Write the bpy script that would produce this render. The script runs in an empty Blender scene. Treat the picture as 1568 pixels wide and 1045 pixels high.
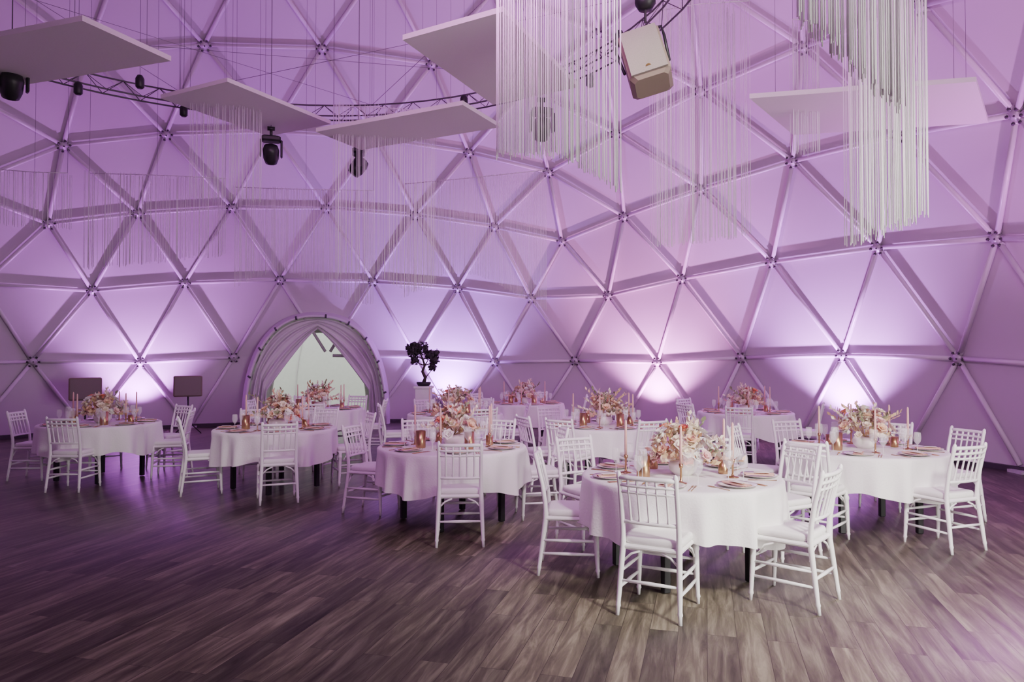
import bpy, math, random
import numpy as np
from mathutils import Vector, Matrix
random.seed(7)
C=bpy.context.scene.collection
pi=math.pi
# ------------------------------------------------------------ materials
def nt(name):
    m=bpy.data.materials.new(name); m.use_nodes=True
    return m,m.node_tree,m.node_tree.nodes['Principled BSDF']
def mat(name,col,rough=.5,metal=0,var=0.06,scale=8,bump=0,trans=0,emit=None,es=0,sheen=0,alpha=1):
    m,t,b=nt(name)
    n=t.nodes.new('ShaderNodeTexNoise'); n.inputs['Scale'].default_value=scale; n.inputs['Detail'].default_value=4
    tc=t.nodes.new('ShaderNodeTexCoord'); t.links.new(tc.outputs['Object'],n.inputs['Vector'])
    mx=t.nodes.new('ShaderNodeMix'); mx.data_type='RGBA'
    mx.inputs[6].default_value=(*[c*(1-var) for c in col],1); mx.inputs[7].default_value=(*[min(1,c*(1+var)) for c in col],1)
    t.links.new(n.outputs['Fac'],mx.inputs[0]); t.links.new(mx.outputs[2],b.inputs['Base Color'])
    b.inputs['Roughness'].default_value=rough; b.inputs['Metallic'].default_value=metal
    if trans: b.inputs['Transmission Weight'].default_value=trans
    if alpha<1: b.inputs['Alpha'].default_value=alpha
    if emit: b.inputs['Emission Color'].default_value=(*emit,1); b.inputs['Emission Strength'].default_value=es
    if bump:
        bp=t.nodes.new('ShaderNodeBump'); bp.inputs['Strength'].default_value=bump; bp.inputs['Distance'].default_value=.02
        t.links.new(n.outputs['Fac'],bp.inputs['Height']); t.links.new(bp.outputs['Normal'],b.inputs['Normal'])
    return m
M=dict(
 membrane=mat('dome_membrane',(.63,.58,.62),.6,var=.03,scale=.6,bump=.0),
 strut=mat('strut_white_metal',(.7,.66,.69),.35,var=.04),
 wire=mat('steel_wire',(.2,.19,.2),.5),
 truss=mat('truss_dark_aluminium',(.1,.095,.1),.45,metal=.3),
 bolt=mat('bolt_dark',(.05,.04,.05),.4),
 hub=mat('hub_steel',(.55,.52,.55),.35,metal=.1),
 base=mat('base_rail_dark',(.05,.04,.05),.5),
 cloth=mat('white_linen',(.88,.87,.85),.85,var=.03,scale=60,bump=.15),
 chair=mat('chair_white_lacquer',(.88,.87,.86),.35,var=.02),
 cushion=mat('cushion_white',(.86,.85,.83),.9,var=.03,scale=90,bump=.1),
 black=mat('black_metal',(.015,.015,.017),.45),
 panel=mat('acoustic_panel_white',(.74,.71,.7),.85,var=.02,scale=40,bump=.08),
 thread=mat('thread_white',(.88,.87,.87),.6),
 gold=mat('brushed_gold',(.5,.34,.17),.3,metal=1,var=.1,scale=30),
 candle=mat('taper_candle_nude',(.72,.45,.38),.5),
 plate=mat('plate_porcelain',(.82,.8,.78),.2),
 napkin=mat('napkin_terracotta',(.66,.42,.33),.9,scale=50),
 card=mat('menu_card',(.8,.74,.66),.8),
 glass=mat('clear_glass',(.95,.95,.95),.03,var=0,alpha=.25),
 fcream=mat('petal_cream',(.85,.76,.6),.7),
 fpeach=mat('petal_peach',(.82,.58,.4),.7),
 fpink=mat('petal_blush',(.8,.55,.52),.7),
 fwhite=mat('petal_white',(.86,.84,.78),.7),
 fcoral=mat('petal_coral',(.78,.28,.18),.7),
 leaf=mat('dried_leaf_gold',(.6,.45,.24),.7),
 green=mat('leaf_sage',(.25,.28,.15),.7),
 bark=mat('bark_dark',(.05,.035,.03),.9,bump=.5,scale=30),
 dleaf=mat('leaf_dark_plum',(.035,.03,.035),.7),
 drape=mat('drape_fabric',(.8,.78,.79),.85,var=.03),
 speaker=mat('speaker_beige',(.22,.17,.13),.6),
 spkg=mat('speaker_front_grey',(.26,.23,.2),.7,scale=200,bump=.4,var=.2),
 grass=mat('grass_outside',(.42,.44,.36),.9,var=.3,scale=3),
 hedge=mat('hedge_green',(.08,.13,.05),.9,var=.5,scale=6,bump=1),
 tent=mat('tent_white',(.8,.82,.79),.6),
 lens=mat('led_lens',(.6,.5,.8),.2,emit=(.75,.5,1),es=12),
)
# wood floor
def floor_mat():
    m,t,b=nt('laminate_planks'); L=t.links
    N=lambda k:t.nodes.new(k)
    g=N('ShaderNodeNewGeometry')
    a=math.radians(15.0); d=(math.sin(a),math.cos(a),0); p=(math.cos(a),-math.sin(a),0)
    du=N('ShaderNodeVectorMath'); du.operation='DOT_PRODUCT'; du.inputs[1].default_value=d
    dv=N('ShaderNodeVectorMath'); dv.operation='DOT_PRODUCT'; dv.inputs[1].default_value=p
    L.new(g.outputs['Position'],du.inputs[0]); L.new(g.outputs['Position'],dv.inputs[0])
    cb=N('ShaderNodeCombineXYZ'); L.new(du.outputs['Value'],cb.inputs[0]); L.new(dv.outputs['Value'],cb.inputs[1])
    br=N('ShaderNodeTexBrick'); br.offset=.37; br.offset_frequency=2
    br.inputs['Scale'].default_value=1; br.inputs['Brick Width'].default_value=1.25; br.inputs['Row Height'].default_value=.17
    br.inputs['Mortar Size'].default_value=.0018; br.inputs['Mortar Smooth'].default_value=.3; br.inputs['Bias'].default_value=0
    br.inputs['Color1'].default_value=(0,0,0,1); br.inputs['Color2'].default_value=(1,1,1,1); br.inputs['Mortar'].default_value=(.5,.5,.5,1)
    L.new(cb.outputs[0],br.inputs['Vector'])
    sc=N('ShaderNodeVectorMath'); sc.operation='MULTIPLY'; sc.inputs[1].default_value=(1.3,12,1); L.new(cb.outputs[0],sc.inputs[0])
    off=N('ShaderNodeVectorMath'); off.operation='MULTIPLY_ADD'; off.inputs[1].default_value=(7,3,9)
    L.new(br.outputs['Color'],off.inputs[0]); L.new(sc.outputs[0],off.inputs[2])
    n1=N('ShaderNodeTexNoise'); n1.inputs['Scale'].default_value=1.2; n1.inputs['Detail'].default_value=7; n1.inputs['Roughness'].default_value=.65; n1.inputs['Distortion'].default_value=.5
    L.new(off.outputs[0],n1.inputs['Vector'])
    r=N('ShaderNodeValToRGB'); e=r.color_ramp.elements
    e[0].position=.3; e[0].color=(.04,.032,.025,1); e[1].position=.74; e[1].color=(.27,.24,.19,1)
    e2=e.new(.5); e2.color=(.115,.097,.075,1)
    L.new(n1.outputs['Fac'],r.inputs[0])
    hs=N('ShaderNodeMix'); hs.data_type='RGBA'; hs.blend_type='MULTIPLY'; hs.inputs[0].default_value=1
    r2=N('ShaderNodeValToRGB'); r2.color_ramp.elements[0].color=(.55,.54,.53,1); r2.color_ramp.elements[1].color=(1.25,1.22,1.15,1)
    L.new(br.outputs['Color'],r2.inputs[0]); L.new(r.outputs[0],hs.inputs[6]); L.new(r2.outputs[0],hs.inputs[7])
    dk=N('ShaderNodeMix'); dk.data_type='RGBA'; dk.inputs[7].default_value=(.03,.022,.018,1)
    L.new(br.outputs['Fac'],dk.inputs[0]); L.new(hs.outputs[2],dk.inputs[6]); L.new(dk.outputs[2],b.inputs['Base Color'])
    b.inputs['Roughness'].default_value=.34
    bp=N('ShaderNodeBump'); bp.inputs['Strength'].default_value=.12; bp.inputs['Distance'].default_value=.01
    L.new(n1.outputs['Fac'],bp.inputs['Height']); L.new(bp.outputs[0],b.inputs['Normal'])
    return m
M['floor']=floor_mat()
# ------------------------------------------------------------ mesh builder
class MB:
    def __init__(s): s.v=[];s.f=[];s.m=[];s.mats=[];s.sm=[]
    def mi(s,k):
        if k not in s.mats: s.mats.append(k)
        return s.mats.index(k)
    def add(s,vs,fs,k,smooth=True):
        o=len(s.v); i=s.mi(k); s.v+= [tuple(v) for v in vs]
        for f in fs: s.f.append(tuple(o+a for a in f)); s.m.append(i); s.sm.append(smooth)
    def tube(s,pts,r,k,n=8,cap=True):
        pts=[Vector(p) for p in pts]
        if not hasattr(r,'__len__'): r=[r]*len(pts)
        vs=[];fs=[]; u=None
        for i,p in enumerate(pts):
            t=(pts[min(i+1,len(pts)-1)]-pts[max(i-1,0)]).normalized()
            if u is None: u=t.orthogonal().normalized()
            else:
                u=(u-t*u.dot(t)); u=u.normalized() if u.length>1e-6 else t.orthogonal().normalized()
            w=t.cross(u)
            for j in range(n):
                a=2*pi*j/n; vs.append(p+(u*math.cos(a)+w*math.sin(a))*r[i])
        for i in range(len(pts)-1):
            for j in range(n): fs.append((i*n+j,i*n+(j+1)%n,(i+1)*n+(j+1)%n,(i+1)*n+j))
        if cap: fs.append(tuple(range(n-1,-1,-1))); fs.append(tuple(range((len(pts)-1)*n,len(pts)*n)))
        s.add(vs,fs,k)
    def lathe(s,prof,k,n=16,c=(0,0,0),cap=True):
        vs=[];fs=[]
        for r,z in prof:
            for j in range(n):
                a=2*pi*j/n; vs.append((c[0]+r*math.cos(a),c[1]+r*math.sin(a),c[2]+z))
        for i in range(len(prof)-1):
            for j in range(n): fs.append((i*n+j,i*n+(j+1)%n,(i+1)*n+(j+1)%n,(i+1)*n+j))
        if cap: fs.append(tuple(range(n-1,-1,-1))); fs.append(tuple(range((len(prof)-1)*n,len(prof)*n)))
        s.add(vs,fs,k)
    def box(s,c,d,k,R=None,bev=0):
        x,y,z=[a/2 for a in d]
        if bev:
            b=min(bev,x*.9,y*.9,z*.9)
            vs=[];fs=[]
            def ring(xx,yy,zz,c2):
                return [(xx-c2,-yy,zz),(xx,-yy+c2,zz),(xx,yy-c2,zz),(xx-c2,yy,zz),(-xx+c2,yy,zz),(-xx,yy-c2,zz),(-xx,-yy+c2,zz),(-xx+c2,-yy,zz)]
            for xx,yy,zz in ((x-b,y-b,-z),(x,y,-z+b),(x,y,z-b),(x-b,y-b,z)): vs+=ring(xx,yy,zz,b)
            for i in range(3):
                for j in range(8): fs.append((i*8+j,i*8+(j+1)%8,i*8+8+(j+1)%8,i*8+8+j))
            fs.append(tuple(range(7,-1,-1))); fs.append(tuple(range(24,32)))
        else:
            vs=[(-x,-y,-z),(x,-y,-z),(x,y,-z),(-x,y,-z),(-x,-y,z),(x,-y,z),(x,y,z),(-x,y,z)]
            fs=[(3,2,1,0),(4,5,6,7),(0,1,5,4),(1,2,6,5),(2,3,7,6),(3,0,4,7)]
        vs=[Vector(v) for v in vs]
        if R is not None: vs=[R@v for v in vs]
        s.add([v+Vector(c) for v in vs],fs,k,False)
    def grid(s,P,k,closed=False,smooth=True):
        nu=len(P);nv=len(P[0]);fs=[]
        for i in range(nu-1):
            for j in range(nv if closed else nv-1):
                fs.append((i*nv+j,i*nv+(j+1)%nv,(i+1)*nv+(j+1)%nv,(i+1)*nv+j))
        s.add([p for r in P for p in r],fs,k,smooth)
    def mesh(s,name):
        me=bpy.data.meshes.new(name); me.from_pydata(s.v,[],s.f)
        for k in s.mats: me.materials.append(M[k])
        me.polygons.foreach_set('material_index',s.m); me.polygons.foreach_set('use_smooth',s.sm); me.update(); return me
    def obj(s,name,loc=(0,0,0),rz=0):
        return place(name,s.mesh(name),loc,rz)
def place(name,me,loc=(0,0,0),rz=0,sc=1):
    o=bpy.data.objects.new(name,me); C.objects.link(o); o.location=loc; o.rotation_euler=(0,0,rz); o.scale=(sc,sc,sc); return o
# ------------------------------------------------------------ camera
H=1.68
cam=bpy.data.cameras.new('camera'); co=bpy.data.objects.new('camera',cam); C.objects.link(co)
co.location=(0,0,H); co.rotation_euler=(pi/2+.01997,0,0)
cam.sensor_width=36; cam.lens=1107.07/1568*36; cam.clip_end=300
bpy.context.scene.camera=co
# ------------------------------------------------------------ dome
R=10.0; DC=Vector((-2.4659,8.2285,H-1.8774)); PH=2.41202
n=6; s5=1/math.sqrt(5)
def Tm(m): a=math.radians(72*m); return Vector((2*s5*math.cos(a),2*s5*math.sin(a),s5))
def Bm(m): a=math.radians(72*m+36); return Vector((2*s5*math.cos(a),2*s5*math.sin(a),-s5))
NP=Vector((0,0,1))
def world(p,r=R):
    p=p.normalized(); x,y,z=p.x,-p.y,p.z
    c,s=math.cos(PH),math.sin(PH)
    q=Vector((c*x-s*y,s*x+c*y,z))
    w=DC+q*r
    if z<.01: w.z=0
    return w
nodes={};tris=[]
def key(p):
    p=p.normalized(); k=(round(p.x,4)+0.,round(p.y,4)+0.,round(p.z,4)+0.)
    nodes.setdefault(k,p.copy()); return k
def face(A,Bv,Cv):
    def pt(i,j): return (A*(n-i-j)+Bv*i+Cv*j)/n
    for i in range(n):
        for j in range(n-i):
            L=[[pt(i,j),pt(i+1,j),pt(i,j+1)]]
            if i+j<n-1: L.append([pt(i+1,j),pt(i+1,j+1),pt(i,j+1)])
            for t in L:
                if all(q.z>-1e-4 for q in t): tris.append(tuple(key(q) for q in t))
for m in range(5):
    face(NP,Tm(m),Tm(m+1)); face(Tm(m),Tm(m+1),Bm(m)); face(Tm(m+1),Bm(m),Bm(m+1))
edges=set()
for t in tris:
    for a,b in ((0,1),(1,2),(2,0)): edges.add(tuple(sorted((t[a],t[b]))))
aD=Vector((-.235,.972,0)).normalized(); tD=Vector((aD.y,-aD.x,0)); AC=Vector((DC.x,DC.y,0))+aD*9.35
HW,HH,EX=1.62,2.62,2.4
def inarch(w,g=0):
    d=w-AC; s=d.dot(tD); a=d.dot(aD)
    if a<-1: return False
    return abs(s/(HW-g))**EX+(max(w.z,0)/(HH-g))**EX<1
RO=Vector((4.9,1.3,0))
def inrear(w): return (Vector((w.x,w.y,0))-RO).length<2.3 and w.z<3.0
wall=MB();ceil=MB(); SUB=14
for t in tris:
    A,B_,C_=[world(nodes[k],R*1.006) for k in t]
    cz=(A+B_+C_)/3
    if inrear(cz): continue
    tgt=wall if cz.z<6.3 else ceil
    near=(cz-(AC+Vector((0,0,1)))).length<4
    if not near: tgt.add([A,B_,C_],[(0,1,2)],'membrane',False); continue
    for i in range(SUB):
        for j in range(SUB-i):
            def pt(i,j): return (A*(SUB-i-j)+B_*i+C_*j)/SUB
            L=[[pt(i,j),pt(i+1,j),pt(i,j+1)]]
            if i+j<SUB-1: L.append([pt(i+1,j),pt(i+1,j+1),pt(i,j+1)])
            for q in L:
                if not inarch((q[0]+q[1]+q[2])/3,.0): tgt.add(q,[(0,1,2)],'membrane',False)
wall.obj('wall_dome'); ceil.obj('ceiling_dome')
fr=MB()
for a,b in edges:
    p,q=world(nodes[a]),world(nodes[b])
    mid=(p+q)/2
    if inarch(mid,.1) : continue
    if inrear(mid): continue
    if p.z<.01 and q.z<.01: continue
    d=(q-p).normalized()
    fr.tube([p+d*.12,q-d*.12],.038,'strut',8)
for k,nv in nodes.items():
    w=world(nv)
    if inarch(w,0): continue
    if w.z<.01:
        fr.box(w+Vector((0,0,.02)),(.3,.3,.04),'hub'); continue
    nrm=(DC-w).normalized(); u=nrm.orthogonal().normalized(); v=nrm.cross(u)
    fr.tube([w-nrm*.03,w+nrm*.04],.075,'hub',14)
    ns=[world(nodes[x if y==k else y]) for x,y in edges if k in (x,y)]
    for q in ns:
        d=(q-w); d-=nrm*d.dot(nrm); d.normalize()
        fr.tube([w+d*.07,w+d*.13],.038,'hub',8)
        c=w+d*.105+nrm*.035
        fr.tube([c,c+nrm*.02],.022,'bolt',8)
    fr.tube([w+nrm*.035,w+nrm*.05],.014,'bolt',8)
fr.obj('geodesic_dome_frame')
br=MB()
rk=sorted([world(v,R*1.0) for v in nodes.values() if world(v).z<.01],key=lambda w:math.atan2(w.y-DC.y,w.x-DC.x))
for i in range(len(rk)):
    p,q=rk[i],rk[(i+1)%len(rk)]
    if inarch((p+q)/2) or inrear((p+q)/2): continue
    d=q-p; ang=math.atan2(d.y,d.x)
    br.box((p+q)/2+Vector((0,0,.04)),(d.length,.07,.08),'base',Matrix.Rotation(ang,3,'Z'))
br.obj('baseboard_dome')
fl=MB(); fl.lathe([(10.25,-.12),(10.25,0)],'floor',64,(DC.x,DC.y,0)); fl.obj('floor')
g=MB(); g.grid([[(-60,-60,-.14),(60,-60,-.14)],[(-60,60,-.14),(60,60,-.14)]],'grass'); g.obj('ground_lawn')
# ------------------------------------------------------------ arch vestibule + drapes
def arch(th,hw=HW,hh=HH,ex=EX):
    c,s=math.cos(th),math.sin(th)
    return (math.copysign(abs(c)**(2/ex),c)*hw, abs(s)**(2/ex)*hh)
def aw(s,z,a=0): w=AC+tD*s+aD*a; w.z=z; return w
v=MB(); ths=[pi*i/40 for i in range(41)]
v.grid([[aw(*arch(t),a) for t in ths] for a in (-.05,.6,1.2,2.4)],'membrane')
v.grid([[aw(*arch(t),-.04) for t in ths],[aw(*arch(t,HW+.1,HH+.1),.1) for t in ths],[aw(*arch(t,HW+.18,HH+.2),.75) for t in ths]],'membrane')
v.tube([aw(*arch(t),-.06) for t in ths],.03,'strut',8)
v.grid([[aw(*arch(t),2.4) for t in ths],[aw(*arch(t,HW-.35,HH-.3),2.42) for t in ths]],'tent')
v.tube([aw(*arch(t,HW-.35,HH-.3),2.38) for t in ths],.03,'tent',8)
for i in range(3,38,4):
    s,z=arch(ths[i]); v.tube([aw(s*.985,z*.985,-.1),aw(s*1.03,z*1.02,-.1)],.024,'truss',8)
v.obj('door_vestibule_arch')
def drape(sgn,bot,name):
    d=MB(); rows=[]
    NU,NV=40,60
    for i in range(NU+1):
        u=i/NU
        so,zo=arch(pi/2-sgn*u*pi/2*.999,HW-.05,HH-.05)
        zi=2.32*(1-u)
        k=min(1,(2.32-zi)/1.5); si=sgn*bot*(k**.85)
        if zi<.8: si=sgn*bot
        r=[]
        for j in range(NV+1):
            w=j/NV
            rip=.07*math.sin(w*2*pi*4+.4*math.sin(u*5))*(.6+.4*u)+.025*math.sin(w*41+u*4)
            r.append(aw(so+(si-so)*w,max(.01,zo+(zi-zo)*w),.12+rip))
        rows.append(r)
    d.grid(rows,'drape'); d.obj(name)
drape(-1,1.16,'drape_curtain'); drape(1,1.22,'drape_curtain')
# outside
t=MB()
def domept(r,c,th,ph): return (c[0]+r*math.cos(th)*math.cos(ph),c[1]+r*math.sin(th)*math.cos(ph),c[2]+r*math.sin(ph)*.9)
oc=AC+aD*13
t.grid([[domept(4.2,(oc.x,oc.y,-.14),2*pi*j/32,pi/2*i/10) for j in range(32)] for i in range(11)],'tent',closed=True)
for j in range(0,32,8): t.tube([domept(4.22,(oc.x,oc.y,-.14),2*pi*j/32,pi/2*i/10) for i in range(11)],.02,'strut',6)
t.obj('garden_dome_tent')
h=MB(); rows=[]
for i in range(9):
    r=[]
    for j in range(60):
        x=-35+70*j/59; ph=pi*i/8
        r.append((x,40+1.2*math.cos(ph)*(1+.2*random.random()),-.14+3.2*math.sin(ph)*(1+.12*random.random())))
    rows.append(r)
h.grid(rows,'hedge'); h.obj('garden_hedge')
# ------------------------------------------------------------ chair
def chair_mesh():
    c=MB(); K='chair'
    def back(z):
        pts=[(0,-.25),(.45,-.19),(.62,-.2),(.93,-.275)]
        for (z0,y0),(z1,y1) in zip(pts,pts[1:]):
            if z<=z1: return y0+(y1-y0)*(z-z0)/(z1-z0)
        return pts[-1][1]
    for sx in (-1,1):
        zs=[0,.05,.06,.08,.2,.43,.47,.5,.56,.7,.85,.9,.925,.935]
        rs=[.013,.014,.018,.015,.018,.02,.021,.018,.018,.017,.016,.018,.013,.004]
        c.tube([(sx*(.205-.02*min(1,z/.45)),back(z),z) for z in zs],rs,K,8)
        zs=[0,.04,.05,.07,.12,.3,.36,.37,.39,.4,.44]
        rs=[.011,.013,.018,.014,.016,.021,.021,.026,.026,.02,.022]
        c.tube([(sx*(.208-.015*z/.45),.205-.02*z/.45,z) for z in zs],rs,K,8)
        for z in (.17,.27): c.tube([(sx*.2,back(z),z),(sx*.202,0,z),(sx*.2,.197,z)],[.009,.014,.009],K,6)
        c.tube([(sx*.195,.17-.02,.33),(sx*.19,.11,.39),(sx*.19,.05,.415)],.008,K,6)
        c.tube([(sx*.19,.185,.33),(sx*.13,.187,.39),(sx*.07,.187,.415)],.008,K,6)
        c.tube([(sx*.19,-.19,.33),(sx*.13,-.19,.39),(sx*.07,-.19,.415)],.008,K,6)
    for z in (.2,.3): c.tube([(-.2,.198,z),(0,.198,z),(.2,.198,z)],[.009,.014,.009],K,6)
    for z in (.22,): c.tube([(-.195,back(z),z),(0,back(z),z),(.195,back(z),z)],[.009,.014,.009],K,6)
    c.box((0,0,.435),(.41,.41,.034),K,bev=.012)
    rows=[]
    for i in range(7):
        ph=-pi/2+pi*i/6; zz=.476+.026*math.sin(ph); k=.88+.12*max(0,math.cos(ph))**.5
        r=[]
        for j in range(28):
            a=2*pi*j/28; e=.35
            x=math.copysign(abs(math.cos(a))**e,math.cos(a))*.2*k; y=math.copysign(abs(math.sin(a))**e,math.sin(a))*.195*k
            r.append((x,y+.005,zz))
        rows.append(r)
    c.grid(rows,'cushion',closed=True)
    c.add(rows[-1],[tuple(range(28))],'cushion')
    def rail(z,r,bow=.022): c.tube([(x,back(z)-bow*(1-(x/.19)**2),z) for x in [-.185,-.12,-.06,0,.06,.12,.185]],r,K,8)
    rail(.895,.016); rail(.845,.012); rail(.8,.010); rail(.6,.013)
    for i in range(-2,3):
        x=i*.062; bw=.022*(1-(x/.19)**2)
        zs=[.6,.61,.62,.635,.7,.78,.8,.835,.865,.895]; rs=[.007,.009,.012,.009,.0085,.008,.011,.008,.011,.008]
        c.tube([(x,back(z)-bw,z) for z in zs],rs,K,6)
    return c.mesh('dining_chair')
CH=chair_mesh()
def chair(x,y,tx,ty,jit=0):
    a=math.atan2(ty-y,tx-x)-pi/2+math.radians(jit)
    return place('dining_chair',CH,(x,y,0),a)
# ------------------------------------------------------------ table
def table_mesh(seed):
    rnd=random.Random(seed); c=MB(); NA=216
    ph=[rnd.uniform(0,2*pi) for _ in range(8)]
    folds=[]; a=0
    while a<2*pi-.2:
        folds.append((a,rnd.uniform(.07,.13),rnd.uniform(.5,1.2))); a+=rnd.uniform(.26,.62)
    def fold(a):
        s=0
        for c0,w,h in folds:
            d=(a-c0+pi)%(2*pi)-pi; s+=h*math.exp(-(d/w)**2)-.45*h*math.exp(-((d-w*1.9)/w)**2)
        return s
    hem=lambda a: .385+.04*math.sin(4*a+ph[4])+.012*math.sin(9*a+ph[5])
    rows=[]
    def rr(r,z): return [(r*math.cos(2*pi*j/NA),r*math.sin(2*pi*j/NA),z) for j in range(NA)]
    for r in (.05,.3,.6,.72): rows.append(rr(r,.76))
    rows.append(rr(.747,.757)); rows.append(rr(.757,.745))
    for i in range(1,13):
        u=i/12; r=[]
        for j in range(NA):
            a=2*pi*j/NA; z=.745+(hem(a)-.745)*u
            rad=.757-.012*u+.068*(u**.7)*fold(a)
            r.append((rad*math.cos(a),rad*math.sin(a),z))
        rows.append(r)
    c.grid(rows,'cloth',closed=True); c.add(rows[0],[tuple(range(NA))],'cloth')
    c.lathe([(.72,.725),(.725,.75)],'black',48)
    for sx in (-1,1):
        for sy in (-1,1):
            c.box((sx*.36,sy*.36,.365),(.055,.055,.72),'black',bev=.006)
        c.box((sx*.36,0,.69),(.04,.7,.05),'black')
    return c.mesh('dining_table')
TM=[table_mesh(i) for i in range(4)]
# ------------------------------------------------------------ tabletop things
def bloom(c,p,dirv,r,k,rnd):
    d=Vector(dirv).normalized(); u=d.orthogonal().normalized(); w=d.cross(u); p=Vector(p)
    for ring,(cnt,op,sc) in enumerate(((3,.25,.5),(5,.6,.8),(6,1.0,1.0))):
        for j in range(cnt):
            a=2*pi*j/cnt+ring*.6+rnd.uniform(-.2,.2)
            o=(u*math.cos(a)+w*math.sin(a)); s=d.cross(o)
            rows=[]
            for i in range(4):
                t=i/3; rad=r*sc*(math.sin(op*1.25)*t); hgt=r*sc*(t*math.cos(op*1.1)+.15*(1-t)); wd=r*sc*.55*math.sin(pi*(.18+.72*t))
                rows.append([p+o*(rad-abs(q)*.12*r)+d*(hgt+abs(q)*.1*r)+s*wd*q for q in (-1,0,1)])
            c.grid(rows,k)
    c.tube([p-d*r*.2,p+d*r*.35],[r*.35,r*.2],k,6)
def sprig(c,p0,d,L,k,rnd,ln=7,w=.014):
    p=Vector(p0); d=Vector(d).normalized(); bend=Vector((rnd.uniform(-.3,.3),rnd.uniform(-.3,.3),-.1))
    pts=[p+d*L*t+bend*L*t*t for t in (0,.25,.5,.75,1)]
    c.tube(pts,[.003,.0025,.002,.002,.001],'leaf',4)
    for i in range(ln*2):
        t=.3+.7*i/(ln*2); q=p+d*L*t+bend*L*t*t
        sd=Vector((rnd.uniform(-1,1),rnd.uniform(-1,1),rnd.uniform(0,1))).normalized(); tip=q+(sd*.8+d*.6).normalized()*.05
        n_=sd.cross(d).normalized()*w if sd.cross(d).length>.01 else Vector((w,0,0))
        m_=(q+tip)/2
        c.add([q,m_+n_,tip,m_-n_],[(0,1,2,3)],k)
def centerpiece(seed):
    rnd=random.Random(seed); c=MB()
    c.lathe([(.0,0),(.06,0),(.09,.03),(.1,.07),(.085,.1),(.08,.1)],'fwhite',20)
    cols=['fcream','fpeach','fcream','fwhite','fcream','fwhite','fpink','fpeach']
    for i in range(46):
        a=rnd.uniform(0,2*pi); e=rnd.uniform(.05,1.4); rx=.24 ; rz=.23
        d=Vector((math.cos(a)*math.cos(e),math.sin(a)*math.cos(e)*.75,math.sin(e)))
        p=Vector((d.x*rx,d.y*rx,.1+d.z*rz))*rnd.uniform(.8,1.1)
        bloom(c,p,d+Vector((0,0,.3)),rnd.uniform(.035,.065),cols[rnd.randrange(len(cols))] if i%13 else 'fcoral',rnd)
    for i in range(26):
        a=rnd.uniform(0,2*pi); e=rnd.uniform(.1,1.3)
        d=Vector((math.cos(a)*math.cos(e),math.sin(a)*math.cos(e),math.sin(e)))
        sprig(c,(0,0,.1),d,rnd.uniform(.26,.4),rnd.choice(['leaf','green','fpeach','fcream','fcream']),rnd)
    return c.mesh('flower_centerpiece')
FM=[centerpiece(20+i) for i in range(3)]
def candlestick():
    c=MB()
    c.lathe([(.045,0),(.045,.006),(.012,.012),(.008,.03),(.008,.11),(.014,.115),(.016,.14),(.012,.14)],'gold',14)
    c.lathe([(.0105,.13),(.0105,.25),(.009,.40),(.005,.412),(.001,.415)],'candle',10)
    return c.mesh('taper_candlestick')
CM=candlestick()
def goldv(h,r):
    c=MB(); c.lathe([(r*.92,0),(r,.008),(r,h),(r*.93,h),(r*.9,h*.75),(r*.85,h*.72),(0.002,h*.72)],'gold',24); return c.mesh('gold_vase')
GV=[goldv(.17,.05),goldv(.1,.038)]
def setting():
    c=MB()
    c.lathe([(.06,.0),(.075,.003),(.11,.010),(.135,.016),(.137,.019),(.11,.014),(.07,.007),(.001,.006)],'plate',28)
    c.lathe([(.134,.0165),(.139,.0195),(.139,.0175)],'gold',28,cap=False)
    rows=[]
    for i in range(9):
        y=-.11+.22*i/8
        rows.append([(x,y,.021+.006*math.sin(x*90+i*.5)+.004*(1-abs(x)/.04)) for x in (-.04,-.025,-.01,.005,.02,.04)])
    c.grid(rows,'napkin'); c.box((0,0,.019),(.08,.2,.008),'napkin')
    c.box((.0,-.02,.034),(.06,.11,.002),'card')
    for x in (-.17,.17,.19):
        c.tube([(x,-.1,.004),(x,0,.004),(x,.05,.004)],[.0035,.0025,.003],'gold',6); c.box((x,.075,.004),(.018 if x<0 else .013,.055,.003),'gold')
    for x,y,s in ((.12,.2,1),(.2,.13,.85)):
        c.lathe([(.034*s,0),(.034*s,.002),(.005,.006),(.0035,.03),(.0035,.085*s),(.012,.095*s),(.034*s,.125*s),(.04*s,.155*s),(.037*s,.2*s),(.033*s,.225*s)],'glass',16,(x,y,0),cap=False)
    return c.mesh('place_setting')
SM=setting()
tables=[
 (1.30,5.60,[(.98,4.84),(1.93,5.02),(.47,5.72),(.70,6.52),(1.75,6.55),(2.25,6.1)]),
 (-.61,7.40,[(-.47,6.60),(-1.50,7.85),(.28,7.62),(-.25,8.40),(-1.05,8.40)]),
 (-3.0,9.20,[(-2.72,8.42),(-3.80,8.90),(-2.12,9.55),(-2.75,10.2),(-3.55,10.1)]),
 (-5.62,9.9,[(-5.5,9.12),(-6.5,9.9),(-4.75,10.1),(-5.15,10.85),(-6.05,10.8)]),
 (3.48,7.20,[(3.80,6.42),(2.78,6.62),(4.48,7.45),(2.62,7.7),(3.3,8.25),(4.15,8.05)]),
 (1.20,9.60,[(1.55,8.75),(.38,9.2),(.72,8.85),(2.1,9.5),(1.5,10.6),(.65,10.45)]),
 (3.80,11.8,[(3.45,10.95),(2.95,11.5),(4.65,11.5),(4.1,12.75),(3.2,12.6)]),
 (-.90,11.5,[(-.5,10.65),(-1.8,11.3),(0.0,11.5),(-.6,12.45),(-1.4,12.35)]),
 (-3.35,12.6,[(-3.2,11.75),(-4.25,12.5),(-2.45,12.5),(-3.0,13.5),(-3.8,13.5)]),
 (.25,14.0,[(-.3,13.3),(1.15,13.8),(.5,14.95),(-.5,14.5)]),
]
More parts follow.
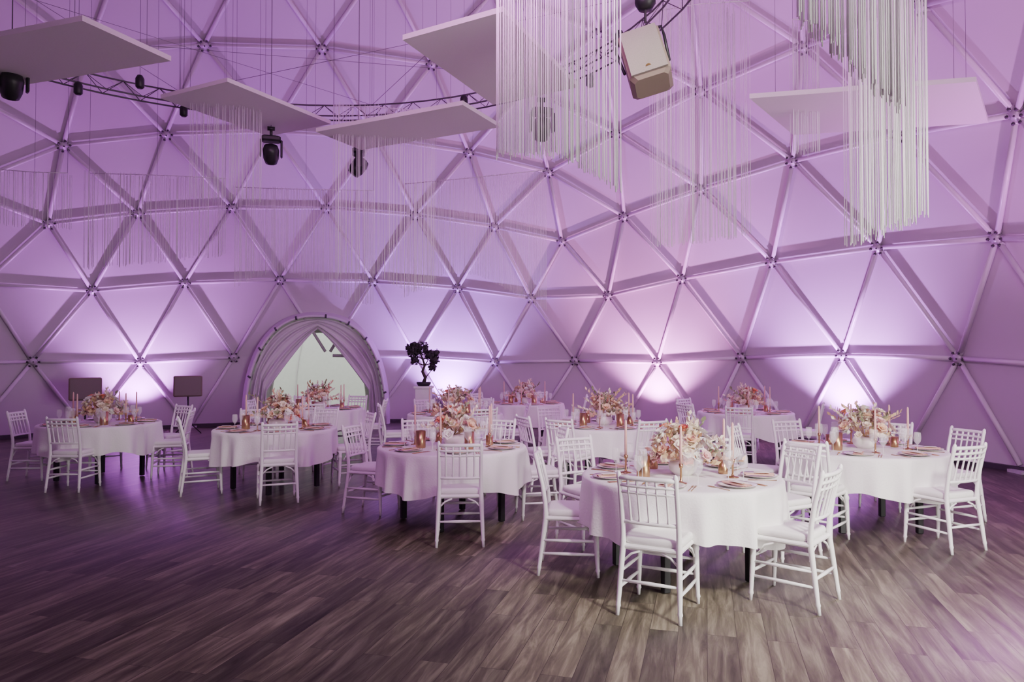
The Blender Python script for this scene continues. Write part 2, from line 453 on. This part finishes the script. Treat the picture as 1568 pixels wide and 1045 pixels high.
for ti,(x,y,ch) in enumerate(tables):
    place('dining_table',TM[ti%4],(x,y,0),ti*.3+.35)
    for cx,cy in ch: chair(cx,cy,x,y,random.uniform(-9,9))
    rnd=random.Random(50+ti)
    place('flower_centerpiece',FM[ti%3],(x+.02,y,.76),rnd.uniform(0,6),1.12)
    offs=[(-.3,-.16,0),(.36,.05,1),(-.18,.32,1),(.2,-.32,0)]
    for ox,oy,g_ in offs[:3+(ti%2)]: place('gold_vase',GV[g_],(x+ox+rnd.uniform(-.03,.03),y+oy+rnd.uniform(-.03,.03),.76))
    for ox,oy in ((-.4,.08),(.38,-.12),(.05,.38),(-.08,-.38),(.38,.22)): place('taper_candlestick',CM,(x+ox+rnd.uniform(-.02,.02),y+oy+rnd.uniform(-.02,.02),.76),0,1)
    k=7; a0=math.atan2(ch[0][1]-y,ch[0][0]-x)
    for i in range(k):
        a=a0+2*pi*i/k
        place('place_setting',SM,(x+.58*math.cos(a),y+.58*math.sin(a),.7605),a+pi/2)
# ------------------------------------------------------------ pedestal + tree
PX,PY=-1.72,14.1
p=MB(); p.box((0,0,.02),(.36,.36,.04),'tent',bev=.005); p.box((0,0,.54),(.3,.3,1.0),'tent',bev=.008); p.box((0,0,1.06),(.36,.36,.05),'tent',bev=.008); p.obj('plant_pedestal',(PX,PY,0))
tr=MB(); rnd=random.Random(5)
tr.lathe([(.0,0),(.11,0),(.14,.05),(.14,.08),(.12,.08)],'black',18)
trunk=[(0,0,.06),(.03,0,.16),(-.03,.02,.28),(.02,0,.4),(-.02,0,.52),(-.06,.0,.62)]
tr.tube(trunk,[.04,.032,.028,.022,.018,.01],'bark',8)
blobs=[((-.2,0,.66),.13),((-.05,.03,.74),.15),((-.28,.03,.74),.08),((.12,0,.6),.12),((.2,.03,.5),.1),((-.17,-.04,.5),.09),((.17,0,.36),.08),((-.2,0,.8),.07),((.24,0,.64),.07)]
for (bx,by,bz),r in blobs:
    q=min(trunk,key=lambda t:(Vector(t)-Vector((bx*.2,by,bz-.15))).length)
    tr.tube([q,((q[0]+bx)/2,by/2,(q[2]+bz)/2-.02),(bx,by,bz-.02)],[.014,.01,.006],'bark',6)
    for i in range(int(1500*r)):
        d=Vector((rnd.gauss(0,1),rnd.gauss(0,1),rnd.gauss(0,.7))).normalized(); c0=Vector((bx,by,bz))+d*r*rnd.uniform(.5,1)
        u=Vector((rnd.uniform(-1,1),rnd.uniform(-1,1),rnd.uniform(-1,1))).normalized(); w=u.cross(d).normalized()*.02
        tr.add([c0-u*.035,c0+w,c0+u*.035,c0-w],[(0,1,2,3)],'dleaf')
tr.obj('bonsai_tree',(PX,PY,1.085))
# ------------------------------------------------------------ ceiling panels
def world_z(q):
    d2=(q.x-DC.x)**2+(q.y-DC.y)**2
    return DC.z+math.sqrt(max(0,R*R-d2))-.25
def acoustic(c4,z,th=.05,name='acoustic_ceiling_panel'):
    A,B_,C_=[Vector((a[0],a[1],0)) for a in c4]; D=A+C_-B_
    P=[A,B_,C_,D]; Z=[z]*4
    c=MB(); vs=[(q.x,q.y,w) for q,w in zip(P,Z)]+[(q.x,q.y,w+th) for q,w in zip(P,Z)]
    c.add(vs,[(3,2,1,0),(4,5,6,7),(0,1,5,4),(1,2,6,5),(2,3,7,6),(3,0,4,7)],'panel',False)
    for q,w in zip(P,Z):
        m_=q+(sum(P,Vector())/4-q)*.2
        c.tube([(m_.x,m_.y,w+th),(m_.x,m_.y,min(w+3,world_z(m_)+.1))],.0025,'wire',4)
    c.obj(name)
def bp(x,y,z):
    d=(z-H)*1107/(544.6-y); return ((x-784)/1107*d,d)
acoustic([bp(755,158,4.7),bp(615,57,4.7),bp(770,13,4.7)],4.7)
acoustic([bp(242,148,4.9),bp(345,122,4.9),bp(505,188,4.9)],4.9)
acoustic([bp(482,200,4.5),bp(708,158,4.5),bp(765,193,4.5)],4.5)
acoustic([bp(258,90,4.6),bp(120,27,4.6),(-5.7,6.9)],4.6)
acoustic([bp(1150,148,4.4),bp(1500,122,4.4),bp(1518,186,4.4)],4.4)
# ------------------------------------------------------------ ring truss
tr=MB(); TC=(-2.45,6.1); TRD=4.0; TZ=5.05
def tp(a,r,z): return Vector((TC[0]+(TRD+r)*math.cos(a),TC[1]+(TRD+r)*math.sin(a),z))
NS=60
for r,z in ((0,0),(.2,0),(.1,.18)):
    tr.tube([tp(2*pi*i/NS,r,TZ+z) for i in range(NS+1)],.011,'truss',6,cap=False)
for i in range(NS):
    a,b,m_=2*pi*i/NS,2*pi*(i+1)/NS,2*pi*(i+.5)/NS
    for r in (0,.2):
        tr.tube([tp(a,r,TZ),tp(m_,.1,TZ+.18)],.005,'truss',4); tr.tube([tp(m_,.1,TZ+.18),tp(b,r,TZ)],.005,'truss',4)
for i in range(10):
    a=2*pi*i/10+.2; q=tp(a,.1,TZ+.18)
    tr.tube([q,(q.x,q.y,world_z(q)+.1)],.003,'wire',4)
    b=2*pi*((i+3)%10)/10+.2; q2=tp(b,.1,TZ+.18); tr.tube([q,q2],.003,'wire',4)
tr.obj('ceiling_ring_truss')
def head():
    c=MB()
    c.box((0,0,-.05),(.26,.18,.08),'black',bev=.02)
    for sx in (-1,1): c.box((sx*.14,0,-.18),(.03,.09,.24),'black',bev=.01)
    Rm=Matrix.Rotation(math.radians(35),3,'X')
    prof=[(.02,-.15),(.08,-.14),(.105,-.07),(.11,.05),(.09,.11),(.04,.13)]
    o=len(c.v); c.lathe(prof,'black',18)
    for i in range(o,len(c.v)): w=Rm@Vector(c.v[i]); c.v[i]=(w.x,w.y,w.z-.25)
    o=len(c.v); c.lathe([(.001,-.152),(.075,-.145)],'glass',18,cap=False)
    for i in range(o,len(c.v)): w=Rm@Vector(c.v[i]); c.v[i]=(w.x,w.y,w.z-.25)
    c.tube([(0,0,-.01),(0,0,.1)],.02,'black',6); c.tube([(-.05,0,.1),(.05,0,.1)],.03,'black',8)
    return c.mesh('moving_head_spotlight')
HM=head()
def at(x,y,z):
    q=bp(x,y,z); return (q[0],q[1],z)
for x,y,z,a in ((413,206,4.75,.3),(548,226,4.6,1.8),(830,163,4.7,.1),(12,90,4.75,.7)):
    px=at(x,y,z); place('moving_head_spotlight',HM,px,a)
hs=MB()
for x,y,z in ((413,206,4.85),(548,226,4.7),(830,163,4.8),(12,90,4.85)):
    q=at(x,y,z-.1); hs.tube([(q[0],q[1],z),(q[0],q[1],world_z(Vector(q))+.1)],.006,'wire',6)
for x,y in ((115,130),(210,120),(278,165),(710,150),(905,118),(950,52)):
    q=at(x,y,5.0); hs.lathe([(.03,-.1),(.05,-.08),(.05,.02),(.03,.06)],'black',12,q); hs.tube([(q[0],q[1],q[2]+.05),(q[0],q[1],world_z(Vector(q))+.1)],.003,'wire',4)
hs.obj('stage_light_hangers')
sp=MB(); sp.box((0,0,0),(.31,.26,.48),'speaker',bev=.03); sp.box((0,-.135,0),(.27,.012,.43),'spkg')
sp.tube([(-.17,0,-.05),(-.19,0,.2),(-.19,0,.3),(0,0,.32),(.19,0,.3),(.19,0,.2),(.17,0,-.05)],.012,'black',6)
sp.lathe([(.001,0),(.02,0)],'gold',12,(.0,-.143,-.17),cap=False)
o=sp.obj('hanging_speaker',at(990,92,3.9)); o.rotation_euler=(math.radians(-22),math.radians(-14),math.radians(-12))
sl=MB(); q=at(990,92,3.9); sl.tube([(q[0],q[1],q[2]+.3),(q[0],q[1],world_z(Vector(q)))],.01,'bolt',6); sl.lathe([(.05,.4),(.08,.45),(.08,.55),(.05,.58)],'black',12,q); sl.obj('speaker_suspension')
# ------------------------------------------------------------ string curtains
def strings(name,pts,zb,zt,w=.003,k='thread'):
    c=MB(); rnd=random.Random(len(pts))
    for i,(x,y) in enumerate(pts):
        b=zb(i/len(pts))+rnd.uniform(-.015,.015); c.tube([(x,y,b),(x+rnd.uniform(-.004,.004),y,(b+zt)/2),(x,y,zt)],w,k,4)
    P=[(x,y,zt) for x,y in pts]
    c.tube([P[0],P[len(P)//2],P[-1]],.006,'strut',6)
    for q in (P[0],P[len(P)//2],P[-1]): c.tube([q,(q[0],q[1],world_z(Vector(q)))],.0025,'wire',4)
    c.obj(name)
def line(x0,y0,x1,y1,nn,jy=.0):
    rnd=random.Random(nn); return [(x0+(x1-x0)*i/nn,y0+(y1-y0)*i/nn+rnd.uniform(-jy,jy)) for i in range(nn+1)]
NM='string_curtain_chandelier'
def hz(y,d): return H+(544.6-y)/1107*d
strings(NM,line(-.087,4.0,.31,4.0,56,.06),lambda u:hz(236,4),4.6,.0034)
strings(NM,line(.30,4.05,.64,4.25,46,.06),lambda u:hz(243+42*u,4.1),4.6,.0034)
strings(NM,line(1.23,3.1,1.72,3.15,90,.05),lambda u:hz(20+145*u,3.1),4.3,.0034)
strings(NM,line(2.12,4.5,2.62,4.6,120,.12),lambda u:hz(372-42*u+8*math.sin(u*20),4.55),4.6,.0028)
strings(NM,line(1.57,8.0,2.62,8.1,110,.2),lambda u:hz(378-20*u,8),5.6,.0026)
strings(NM,line(3.1,8.0,3.45,8.1,32,.1),lambda u:hz(230,8),5.4,.0024)
strings(NM,line(-7.4,10.3,-6.5,10.6,50,.1),lambda u:3.55,4.35,.0026)
strings(NM,line(-6.3,10.6,-4.4,11.2,110,.15),lambda u:2.95+.3*u,4.4,.0028)
strings(NM,line(-4.3,11.2,-2.2,11.5,130,.15),lambda u:2.75+.25*math.sin(u*5),4.3,.0028)
strings(NM,line(-1.7,11.4,.5,10.6,130,.15),lambda u:2.6+.35*math.sin(u*4),4.4,.0028)
strings(NM,line(-4.1,9.2,-3.3,9.4,60,.12),lambda u:3.7,4.95,.0028)
strings(NM,line(-2.3,9.2,-1.0,9.4,95,.1),lambda u:hz(430-15*math.sin(u*6),9.3),4.9,.0026)
# ------------------------------------------------------------ box speakers near the wall
def stand(x,y,rz):
    c=MB(); c.box((0,0,1.03),(.56,.12,.44),'speaker',bev=.02); c.box((0,-.065,1.03),(.5,.01,.38),'spkg')
    c.tube([(0,.02,.1),(0,.02,.82)],.018,'black',8)
    for i in range(3):
        a=2*pi*i/3+.5; c.tube([(0,.02,.3),(.3*math.cos(a),.02+.3*math.sin(a),.01)],.011,'black',6)
    c.obj('speaker_on_stand',(x,y,0),rz)
stand(-8.25,14.0,.5); stand(-6.85,15.3,.4)
# ------------------------------------------------------------ lights
def band(k,i):
    m=i//6; a=i-6*m
    if a<=k: q=((n-k)*Bm(m)+a*Tm(m+1)+(k-a)*Tm(m))/n
    else:
        b=a-k; q=(k*Tm(m+1)+b*Bm(m+1)+(n-k-b)*Bm(m))/n
    return q.normalized()
def led():
    c=MB(); c.lathe([(.07,.02),(.1,.03),(.11,.2),(.1,.22)],'black',18); c.lathe([(.001,.2),(.095,.205)],'lens',18,cap=False)
    c.box((0,0,.012),(.24,.16,.024),'black',bev=.005)
    for sx in (-1,1): c.box((sx*.12,0,.09),(.012,.05,.16),'black')
    return c.mesh('led_uplight')
LM=led()
cols={0:(.72,.18,1),3:(.55,.17,1),6:(.9,.25,.85),8:(.72,.22,1)}
ens={0:1200,3:1700,6:1500,8:1900,11:1300,27:200,25:120,22:250,14:350,17:250}
for i in (0,3,6,8,11,14,17,22,25,27):
    w=world(band(4,i)); d=Vector((w.x-DC.x,w.y-DC.y,0)).normalized()
    if i==3: d=Matrix.Rotation(math.radians(-4.5),3,'Z')@d
    base=Vector((DC.x,DC.y,0))+d*9.45
    place('led_uplight',LM,(base.x,base.y,0),math.atan2(d.y,d.x)+pi/2)
    l=bpy.data.lights.new('uplight_lamp','SPOT'); l.energy=ens.get(i,700); l.color=cols.get(i,(.82,.22,.9)); l.spot_size=math.radians(112); l.spot_blend=.85; l.shadow_soft_size=.07
    lo=bpy.data.objects.new('uplight_lamp',l); C.objects.link(lo); lo.location=(base.x,base.y,.3)
    aim=(d*.04+Vector((0,0,1))).normalized(); lo.rotation_euler=aim.to_track_quat('-Z','Y').to_euler()
def area(name,loc,tgt,size,e,col,sy=None,spread=180):
    l=bpy.data.lights.new(name,'AREA'); l.energy=e; l.color=col; l.size=size; l.spread=math.radians(spread)
    if sy: l.shape='RECTANGLE'; l.size_y=sy
    o=bpy.data.objects.new(name,l); C.objects.link(o); o.location=loc
    o.rotation_euler=(Vector(tgt)-Vector(loc)).to_track_quat('-Z','Y').to_euler()
area('entrance_daylight',(5.3,.8,1.7),(.5,7.0,1.6),2.6,190,(1,.96,.9),2.4,130)
area('dome_fill_light',(-1.0,2.2,4.9),(3.5,13,5.0),1.4,200,(.88,.34,.86),None,120)  # unseen pink fill, added to brighten and tint the dome
def spot(loc,tgt,e,ang,col=(1,.96,.88)):  # added fill spots out of view, brightening tables and the right-hand floor
    l=bpy.data.lights.new('added_fill_spot','SPOT'); l.energy=e; l.color=col; l.spot_size=math.radians(ang); l.spot_blend=1; l.shadow_soft_size=.3
    lo=bpy.data.objects.new('added_fill_spot',l); C.objects.link(lo); lo.location=loc; lo.rotation_euler=(Vector(tgt)-lo.location).to_track_quat('-Z','Y').to_euler()
spot((3.0,1.5,4.1),(3.0,4.7,0),1700,82)
spot((-2.6,3.2,5.0),(-3.8,10.0,.7),520,34)
spot((1.2,3.0,5.2),(.6,9.0,.5),700,44)
w=bpy.data.worlds.new('overcast_sky'); bpy.context.scene.world=w; w.use_nodes=True
b=w.node_tree.nodes['Background']; b.inputs[0].default_value=(.96,.98,.94,1); b.inputs[1].default_value=1.2
